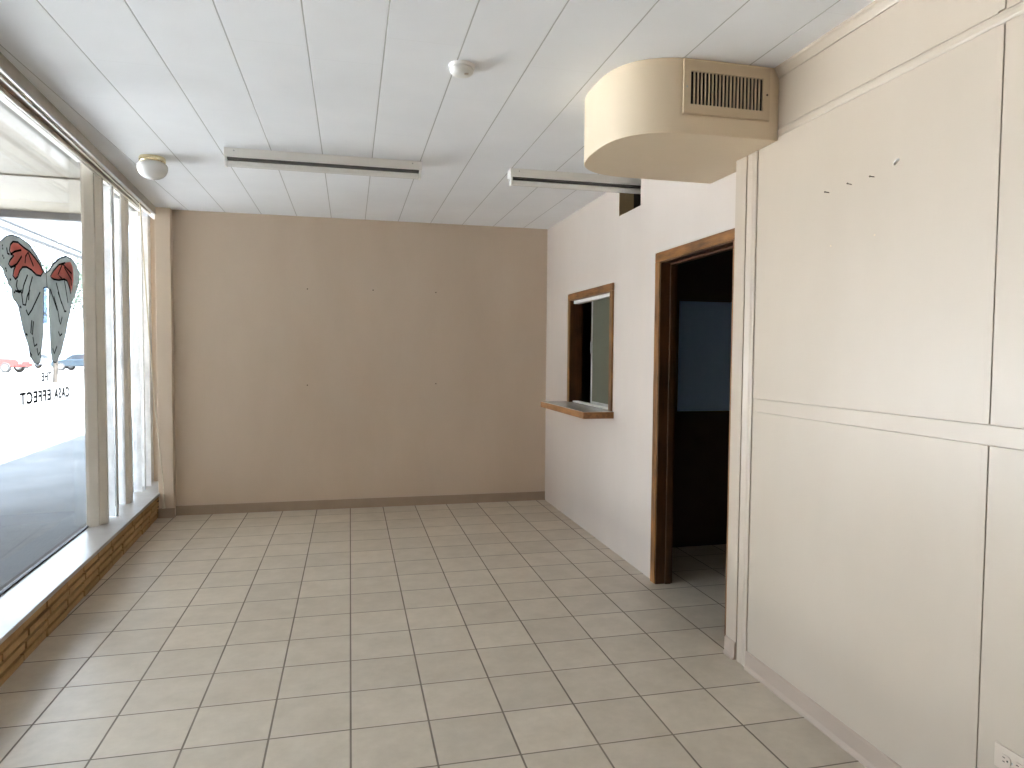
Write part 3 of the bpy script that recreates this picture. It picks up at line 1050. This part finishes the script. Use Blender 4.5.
M['car_red'] = mottled('red_car_paint', (.16, .016, .013), (.20, .02, .016), 2, .25)
M['car_blue'] = mottled('slate_car_paint', (.025, .04, .055), (.035, .055, .07), 2, .25)
M['car_white'] = mottled('white_car_paint', (.14, .15, .16), (.18, .19, .20), 2, .25)
M['car_glass'] = mottled('car_window', (.03, .04, .05), (.05, .06, .07), 2, .08)
M['tyre'] = mottled('tyre_rubber', (.03, .03, .03), (.05, .05, .05), 8, .8)
M['tail'] = mottled('tail_lamp', (.4, .02, .02), (.5, .03, .03), 8, .3)
car('pickup_truck', 'red pickup truck parked across the street, seen left of the wing tips', 'truck', -26.9, 60.2, -.15, M['car_red'], 'pickup')
car('car', 'slate blue car parked across the street beyond the right wing tip', 'car', -22.6, 66.5, math.pi - .12, M['car_blue'], 'sedan')
car('car', 'white car across the street between the red truck and the slate car', 'car', -28.3, 74.0, -.25, M['car_white'], 'sedan')

M['cable'] = mottled('grey_cable', (.10, .105, .11), (.13, .135, .14), 3, .6)
gp = 'overhead cables above the street'
bm = tube(new_bm(), [(-12, 14, 6.26), (-12, 27.8, 6.141), (-12, 35.6, 6.02), (-12, 70, 5.9)], .085, 8)
tag(obj('overhead_cable', bm, M['cable']), 'grey overhead cable across the street view, upper of the two', 'cable', gp)
bm = tube(new_bm(), [(-12, 14, 5.93), (-12, 27.8, 5.850), (-12, 35.6, 5.78), (-12, 70, 5.6)], .11, 8)
tag(obj('overhead_cable', bm, M['cable']), 'grey overhead cable across the street view, lower of the two', 'cable', gp)

M['leaf'] = mottled('pale_leaves', (.025, .05, .035), (.05, .085, .055), 2, .7)
M['bark'] = mottled('grey_bark', (.04, .035, .03), (.06, .05, .04), 4, .9)
def tree(x, y, h, r, seed, label):
    random.seed(seed)
    t = empty('street_tree', (x, y, -.22))
    tag(t, label, 'tree', 'trees across the street')
    bm = tube(new_bm(), [(x, y, -.22), (x + .1, y, h * .3), (x - .1, y + .1, h * .55), (x, y, h * .85)], [.12, .10, .07, .03], 10)
    tips = []
    for k in range(13):
        a = random.uniform(0, 2 * math.pi)
        z = random.uniform(.35, .75) * h
        d = Vector((math.cos(a), math.sin(a), random.uniform(.1, .55)))
        p = Vector((x, y, z))
        q = p + d * r * random.uniform(.6, 1.0)
        mid = (p + q) / 2 + Vector((0, 0, .25))
        tube(bm, [p, mid, q], [.05, .035, .015], 6)
        tips += [q, mid, (q + mid) / 2]
    obj('trunk', bm, M['bark'], t)
    bm = new_bm()
    for k in range(2600):
        c = random.choice(tips) + Vector([random.gauss(0, .42) for _ in range(3)])
        u = Vector([random.gauss(0, 1) for _ in range(3)]).normalized()
        w = u.orthogonal().normalized()
        s = random.uniform(.05, .11)
        vs = [bm.verts.new(c + s * q) for q in (-u, w * .55, u, -w * .55)]
        bm.faces.new(vs)
    me = bpy.data.meshes.new('foliage')
    bmesh.ops.translate(bm, verts=bm.verts, vec=-Vector(t.location))
    bm.to_mesh(me)
    bm.free()
    o = bpy.data.objects.new('foliage', me)
    COL.objects.link(o)
    me.materials.append(M['leaf'])
    o.parent = t

tree(-17.5, 36.0, 7.6, 2.8, 3, 'leafy street tree behind the left painted wing')
tree(-15.3, 41.0, 7.8, 2.2, 8, 'leafy street tree behind the right painted wing')

M['sign_blue'] = mottled('blue_banner', (.02, .05, .14), (.03, .06, .17), 3, .5)
bn = empty('street_banner', (-17.45, 46.0, -.22))
tag(bn, 'narrow blue and white street banner on a pole between the wings', 'banner')
bm = tube(new_bm(), [(-17.45, 46, -.22), (-17.45, 46, 5.8)], .06, 10)
obj('pole', bm, M['alu'], bn)
bm = new_bm()
box(bm, -18.0, -17.53, 45.97, 46.03, 3.1, 5.4)
obj('banner_cloth', bm, M['sign_blue'], bn)
